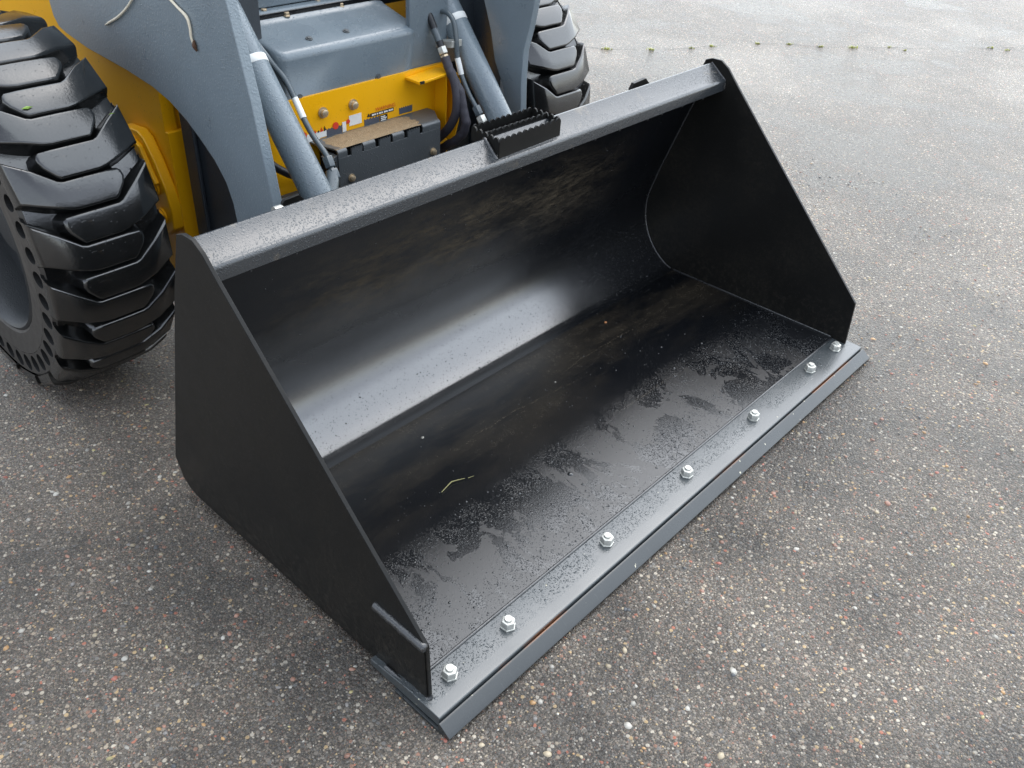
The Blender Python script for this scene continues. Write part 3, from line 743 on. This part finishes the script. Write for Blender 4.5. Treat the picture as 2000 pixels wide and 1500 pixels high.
for x, z in ((.816, .572), (1.153, .570)):
    MB().lathe((x, YF-.001, z), (0, -1, 0), [(.0125, 0), (.0125, .003), (.0088, .0032), (.0088, .010), (.006, .0115)], 12).build('bolt', M['brass'], sb, smooth=35)
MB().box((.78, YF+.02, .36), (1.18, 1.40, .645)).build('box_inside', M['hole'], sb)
MB().prism([(.745, .640), (.772, .652), (.776, .640), (.774, .615), (.768, .612), (.766, .632)], YF+.004, YF+.05, 'y').build('side_tab', M['step'], sb, bevel=.001)
# wet sand lying on the step
sv = []; sf = []; nx, ny = 46, 12
for i in range(nx+1):
    for j in range(ny+1):
        x = .77+.40*i/nx; y = 1.306+.098*j/ny
        e = min(1, 6*min(i/nx, 1-i/nx))*min(1, 5*min(j/ny, 1-j/ny)+.0)
        h = .0035*e+.003*e*mn.noise((x*40, y*40, 0))+.002*e*mn.noise((x*120, y*120, 2))-.0012
        if x > 1.08: h -= .004*(x-1.08)/.09
        sv.append((x, y, ZT+h+.0006))
for i in range(nx):
    for j in range(ny): sf.append((i*(ny+1)+j, (i+1)*(ny+1)+j, (i+1)*(ny+1)+j+1, i*(ny+1)+j+1))
sa = MB().add(sv, sf).build('sand', M['sand'], sb, smooth=60); sa['kind'] = 'stuff'

# --- loader arms
armL = [(2.34, 1.55), (2.262, 1.20), (2.240, 1.06), (2.218, .949), (2.212, .905), (2.190, .878), (2.150, .868), (2.024, .852), (1.788, .842), (1.66, .830), (1.577, .812), (1.50, .780), (1.443, .745), (1.385, .704), (1.340, .655), (1.318, .600), (1.310, .544), (1.300, .40), (1.09, .40), (1.119, .594), (1.121, .652), (1.170, .919), (1.227, 1.143), (1.275, 1.35), (1.32, 1.55)]
aL = MB().prism(armL, .420, .450).build('loader_arm', M['grey'], SK, bevel=.003)
tag(aL, 'slate grey arm plate with curved rear edge above the near tyre')
pL = MB().prism([(1.36, .12), (1.36, .80), (1.50, 1.1), (1.672, 1.3), (1.72, 1.3), (1.672, .70), (1.672, .12)], .500, .530).build('chassis_plate', M['dark'], SK, bevel=.004)
MB().prism([(1.60, .12), (1.60, .90), (1.665, .90), (1.665, .12)], .486, .4995).build('stiffener', M['dark'], pL, bevel=.005)
armR = [(1.10, .40), (1.236, .45), (1.231, .632), (1.238, .743), (1.237, .844), (1.216, .929), (1.202, 1.009), (1.19, 1.12), (1.20, 1.30), (1.45, 1.30), (1.44, 1.05), (1.424, .966), (1.388, .876), (1.363, .781), (1.315, .70), (1.30, .55), (1.29, .40)]
aR = MB().prism(armR, 1.500, 1.530).build('loader_arm', M['grey'], SK, bevel=.003)
tag(aR, 'slate grey arm plate in front of the far tyre')
MB().prism([(1.36, .40), (1.36, .78), (1.40, .90), (1.44, 1.06), (1.45, 1.3), (1.62, 1.3), (1.62, .4)], 1.5305, 1.60).build('arm_web', M['dark'], aR)
MB().box((1.45, 1.50, .3), (1.60, 1.72, 1.25)).build('chassis_plate', M['dark'], SK)

# --- tilt cylinders
def cylinder(x, lab):
    p0 = Vector((x-.004, 1.02, .432)); p1 = Vector((x+.001, 1.437, .913)); d = (p1-p0).normalized(); p2 = p1+d*.9
    c = MB().tube([p0, p0+d*.05, p0+d*.055, p2], [.042, .042, .0435, .0435], 40, 1).build('tilt_cylinder', M['greycyl'], SK, smooth=40)
    tag(c, lab)
    b0 = p1-d*.010
    MB().tube([b0, b0+d*.001, b0+d*.021, b0+d*.022], [.0438, .0446, .0446, .0438], 40, 1).build('band', M['white'], c, smooth=40)
    s = 0
    return c, d, p1
cL, dL, bL = cylinder(.605, 'grey tilt cylinder nearest the camera, rising behind the top bar')
cR, dR, bR = cylinder(W-.605, 'grey tilt cylinder on the far side behind the serrated step')
def hexnut(p, d, r, L, par, mat='tube'):
    MB().lathe(p, d, [(r*.92, 0), (r, .002), (r, L-.002), (r*.92, L)], 6).build('fitting', M[mat], par, bevel=.0008)
tl = [(.655, 1.62, 1.08), (.655, 1.53, .985), (.660, 1.488, .947), (.672, 1.448, .906), (.690, 1.415, .862), (.694, 1.378, .812), (.688, 1.338, .772), (.690, 1.300, .730), (.690, 1.245, .690), (.684, 1.215, .655)]
tL = MB().tube(tl, .0085, 12, 5).build('hydraulic_tube', M['tube'], SK, smooth=60)
a, b = Vector(tl[8]), Vector(tl[9]); dd = (b-a).normalized()
hexnut(a+dd*.004, dd, .0165, .032, tL); hexnut(a+dd*.042, dd, .0185, .030, tL)
MB().tube([Vector(tl[5])+Vector((0, .004, .005)), Vector(tl[5]), Vector(tl[6])], .0098, 12, 4).build('label_sleeve', M['white'], tL, smooth=60)
MB().tube([(.684, 1.215, .650), (.66, 1.19, .625), (.63, 1.165, .60)], .02, 14, 3).build('port_block', M['tube'], tL, smooth=50)
tr = [(1.300, 1.440, .845), (1.31, 1.461, .865), (1.31, 1.478, .909), (1.31, 1.452, .947), (1.31, 1.405, .957), (1.305, 1.367, .937), (1.303, 1.352, .888), (1.303, 1.345, .831), (1.305, 1.328, .782), (1.31, 1.297, .728), (1.31, 1.261, .691), (1.312, 1.231, .652)]
tR = MB().tube(tr, .0082, 12, 5).build('hydraulic_tube', M['tube'], SK, smooth=60)
MB().tube([tr[7], Vector(tr[7]).lerp(Vector(tr[8]), .5), tr[8]], .0096, 12, 3).build('label_sleeve', M['white'], tR, smooth=60)
a, b = Vector(tr[10]), Vector(tr[11]); dd = (b-a).normalized()
hexnut(a-dd*.004, dd, .0155, .030, tR); hexnut(a+dd*.030, dd, .0165, .026, tR, 'zinc')
MB().tube([(1.312, 1.231, .640), (1.335, 1.21, .625), (1.36, 1.20, .62)], .018, 14, 3).build('port_block', M['tube'], tR, smooth=50)
# tube clamp
cl = MB().prism([(1.352, .862), (1.352, .884), (1.455, .862), (1.470, .845), (1.462, .838), (1.440, .846)], 1.285, 1.33).build('tube_clamp', M['zinc'], SK, bevel=.002)
MB().lathe((1.282, 1.447, .843), (-1, -.3, -.2), [(.009, 0), (.009, .012), (.006, .014)], 6).build('bolt', M['zinc'], cl)
h1 = [(1.26, 1.53, 1.06), (1.26, 1.47, .987), (1.26, 1.432, .949), (1.26, 1.404, .909), (1.26, 1.375, .865)]
hs1 = MB().tube(h1, .0115, 12, 5).build('hose', M['hose'], SK, smooth=60)
for p, d_, mat in ((h1[1], (0, -.6, -.6), 'zinc'), (h1[4], (0, -.5, -.8), 'zinc')): hexnut(Vector(p), d_, .0155, .022, hs1, mat)
hexnut(Vector(h1[4])+Vector((0, -.012, -.022)), (0, -.5, -.8), .0145, .014, hs1, 'brass')
MB().lathe(Vector(h1[3])+Vector((0, .004, .004)), (0, -.5, -.7), [(.0125, 0), (.0125, .04)], 14).build('ferrule', M['tube'], hs1, smooth=40)
h2 = [(1.26, 1.358, .838), (1.26, 1.340, .808), (1.26, 1.318, .780), (1.262, 1.288, .745), (1.262, 1.272, .691), (1.262, 1.257, .652), (1.262, 1.268, .615), (1.260, 1.300, .580), (1.258, 1.350, .545), (1.25, 1.40, .50)]
Q = []; rs = []
P = [Vector(p) for p in h2]
for i in range(len(P)-1):
    for k_ in range(8): Q.append(P[i].lerp(P[i+1], k_/8)); rs.append(.0150+.0007*math.sin(len(rs)*1.15)+random.uniform(-.0006, .0006))
MB().tube(Q, rs, 14, 1).build('hose', M['sleeve'], SK, smooth=70)
h3 = [(1.252, 1.318, .800), (1.252, 1.300, .760), (1.247, 1.288, .720), (1.244, 1.290, .674), (1.240, 1.320, .618), (1.236, 1.379, .560), (1.23, 1.43, .53)]
MB().tube(h3, .0145, 14, 6).build('hose', M['sleeve'], SK, smooth=70)
h4 = [(.56, 1.395, .70), (.58, 1.385, .665), (.61, 1.375, .632), (.66, 1.36, .60), (.72, 1.36, .59)]
MB().tube(h4, .012, 12, 6).build('hose', M['hose'], SK, smooth=70)
MB().box((.55, 1.375, .40), (.70, 1.40, .535)).build('lower_bracket', M['dark'], SK, bevel=.004)
# quick-hitch plate and lever behind the bar
qa = MB().box((.46, .99, .15), (1.52, 1.01, .62)).build('hitch_frame', M['dark'], SK, bevel=.004)
MB().prism([(.399, .66), (.399, .702), (.406, .709), (.450, .711), (.466, .694), (.466, .66)], 1.046, 1.056, 'y').build('hitch_lever', M['side'], qa, bevel=.001)
MB().lathe((.376, 1.051, .684), (1, 0, 0), [(.014, 0), (.014, .0225)], 20).build('hitch_pin', M['zinc'], qa, smooth=40)

# ------------------------------------------------------------------ plant bits and litter
def strand(name, pts, rs, label, mat='root', cat='root', loc=None):
    o = MB().tube(pts, rs, 7, 5).build(name, M[mat], None, smooth=70); tag(o, label, cat); return o
strand('root_strand', [(.4155, 1.64, 1.09), (.415, 1.657, 1.072), (.4145, 1.703, 1.035), (.415, 1.768, .996), (.4155, 1.838, .964), (.417, 1.868, .951)], [.0032, .0034, .003, .0036, .0034, .0008], 'short pale dried root on the grey arm, nearest the tyre')
rs_ = strand('root_strand', [(.4155, 1.505, 1.118), (.415, 1.488, 1.105), (.4145, 1.446, 1.087), (.414, 1.404, 1.070), (.4145, 1.396, 1.045), (.4145, 1.397, 1.022), (.416, 1.390, .997)], [.0036, .004, .0034, .0042, .0036, .0034, .0018], 'long pale dried root with brown dirt clump at its end on the grey arm')
MB().tube([(.416, 1.388, 1.018), (.413, 1.386, 1.005), (.416, 1.382, .992)], [.002, .006, .002], 8, 4).build('dirt_clump', M['rootdirt'], rs_, smooth=70)
strand('straw', [(.448, .516, .0455), (.490, .525, .047), (.500, .524, .047), (.520, .516, .0465), (.532, .512, .045)], [.0009, .0014, .0014, .0011, .0006], 'bent greenish straw lying on the black bucket floor', 'straw', 'straw')
strand('straw', [(.540, .508, .0435), (.557, .502, .045)], [.0009, .0006], 'tiny broken straw tip beside the longer bent straw', 'straw', 'straw')
def litter(name, p, r, mat, label, cat, flat=.4):
    v = [(p[0]+q.x*r*random.uniform(.8, 1.1), p[1]+q.y*r*random.uniform(.6, .9), p[2]+q.z*r*flat+r*flat*.6) for q in IV]
    tag(MB().add(v, IFc).build(name, M[mat], None, smooth=60), label, cat)
litter('pebble', (.570, .722, .0385), .0065, 'pale', 'round pale pebble on the bucket floor by the near seam', 'pebble')
litter('wood_chip', (1.461, .744, .0383), .007, 'chip', 'small orange chip on the bucket floor near the far corner', 'chip')
litter('pebble', (1.058, .634, .0398), .004, 'pale', 'tiny white pebble in the sandy patch mid bucket floor', 'pebble')
# green scraps on the near tyre
def scrap(x, th, L, label, dr=.003):
    th = R(th); r = RT+dr; c = Vector((x, YC-r*math.cos(th), ZC+r*math.sin(th))); t = Vector((0, math.sin(th), math.cos(th))); nn = Vector((0, -math.cos(th), math.sin(th)))
    a = Vector((1, 0, 0))*L; b = t*L*.28
    o = MB().add([c-a, c-b*1.0, c+a, c+b, c-a*.3+nn*.002, c+a*.4+nn*.0025], [(0, 1, 4), (1, 5, 4), (1, 2, 5), (2, 3, 5), (3, 4, 5), (3, 0, 4)]).build('leaf_scrap', M['leaf'])
    s_ = o.modifiers.new('thick', 'SOLIDIFY'); s_.thickness = .0008
    tag(o, label, 'leaf')
scrap(.028, 49, .014, 'narrow green grass scrap high on the near tyre')
scrap(.170, 33.4, .011, 'bright green leaf scrap in a groove of the near tyre', -.006)
scrap(.215, 43, .008, 'green leaf scrap at the inner shoulder of the near tyre', -.012)
# tufts of grass in the crack
tl_ = [(4.175, 3.083, .5, 'behind the far tyre, first in the crack'), (4.283, 2.902, 1.25, 'large and bushy, just right of the far tyre'), (4.531, 2.708, 1.0, 'second tuft right of the far tyre'), (4.80, 2.559, .8, 'left of the bucket corner peak'), (4.97, 2.496, .85, 'directly above the bucket corner peak'), (5.311, 2.329, .6, 'faint, right of the bucket corner peak'), (5.497, 2.18, .75, 'mid crack, between two faint ones'), (5.634, 2.003, .9, 'just left of the widest far tuft'), (5.809, 1.846, 1.15, 'widest of those right of the bucket'), (6.071, 1.673, .6, 'small, right after the widest far tuft'), (6.093, 1.562, .4, 'tiny speck beside a small tuft'), (6.744, 1.172, .7, 'second from the right picture edge'), (6.785, 1.062, .5, 'nearest the right picture edge')]
for x, y, s_, w in tl_:
    mb = MB(); s_ *= .75
    for i in range(int(34*s_)):
        a = random.uniform(0, 6.28); rr = random.gauss(0, .018*s_); bx, by = x+rr*.75+random.gauss(0, .004), y-rr*.75+random.gauss(0, .004)
        L = random.uniform(.009, .024)*(.6+.4*s_); lean = random.uniform(.3, 1.1); wd_ = random.uniform(.0015, .003)
        dx, dy = math.cos(a), math.sin(a); px, py = -dy*wd_, dx*wd_
        mx, my, mz = bx+dx*L*.35*lean, by+dy*L*.35*lean, L*.65; tx, ty, tz = bx+dx*L*lean, by+dy*L*lean, L*.8
        mb.add([(bx-px, by-py, 0), (bx+px, by+py, 0), (mx+px, my+py, mz), (mx-px, my-py, mz), (tx, ty, tz)], [(0, 1, 2, 3), (3, 2, 4)])
    tag(mb.build('grass_tuft', M['grass']), 'grass tuft in the asphalt crack, '+w, 'grass', 'grass tufts along the crack')
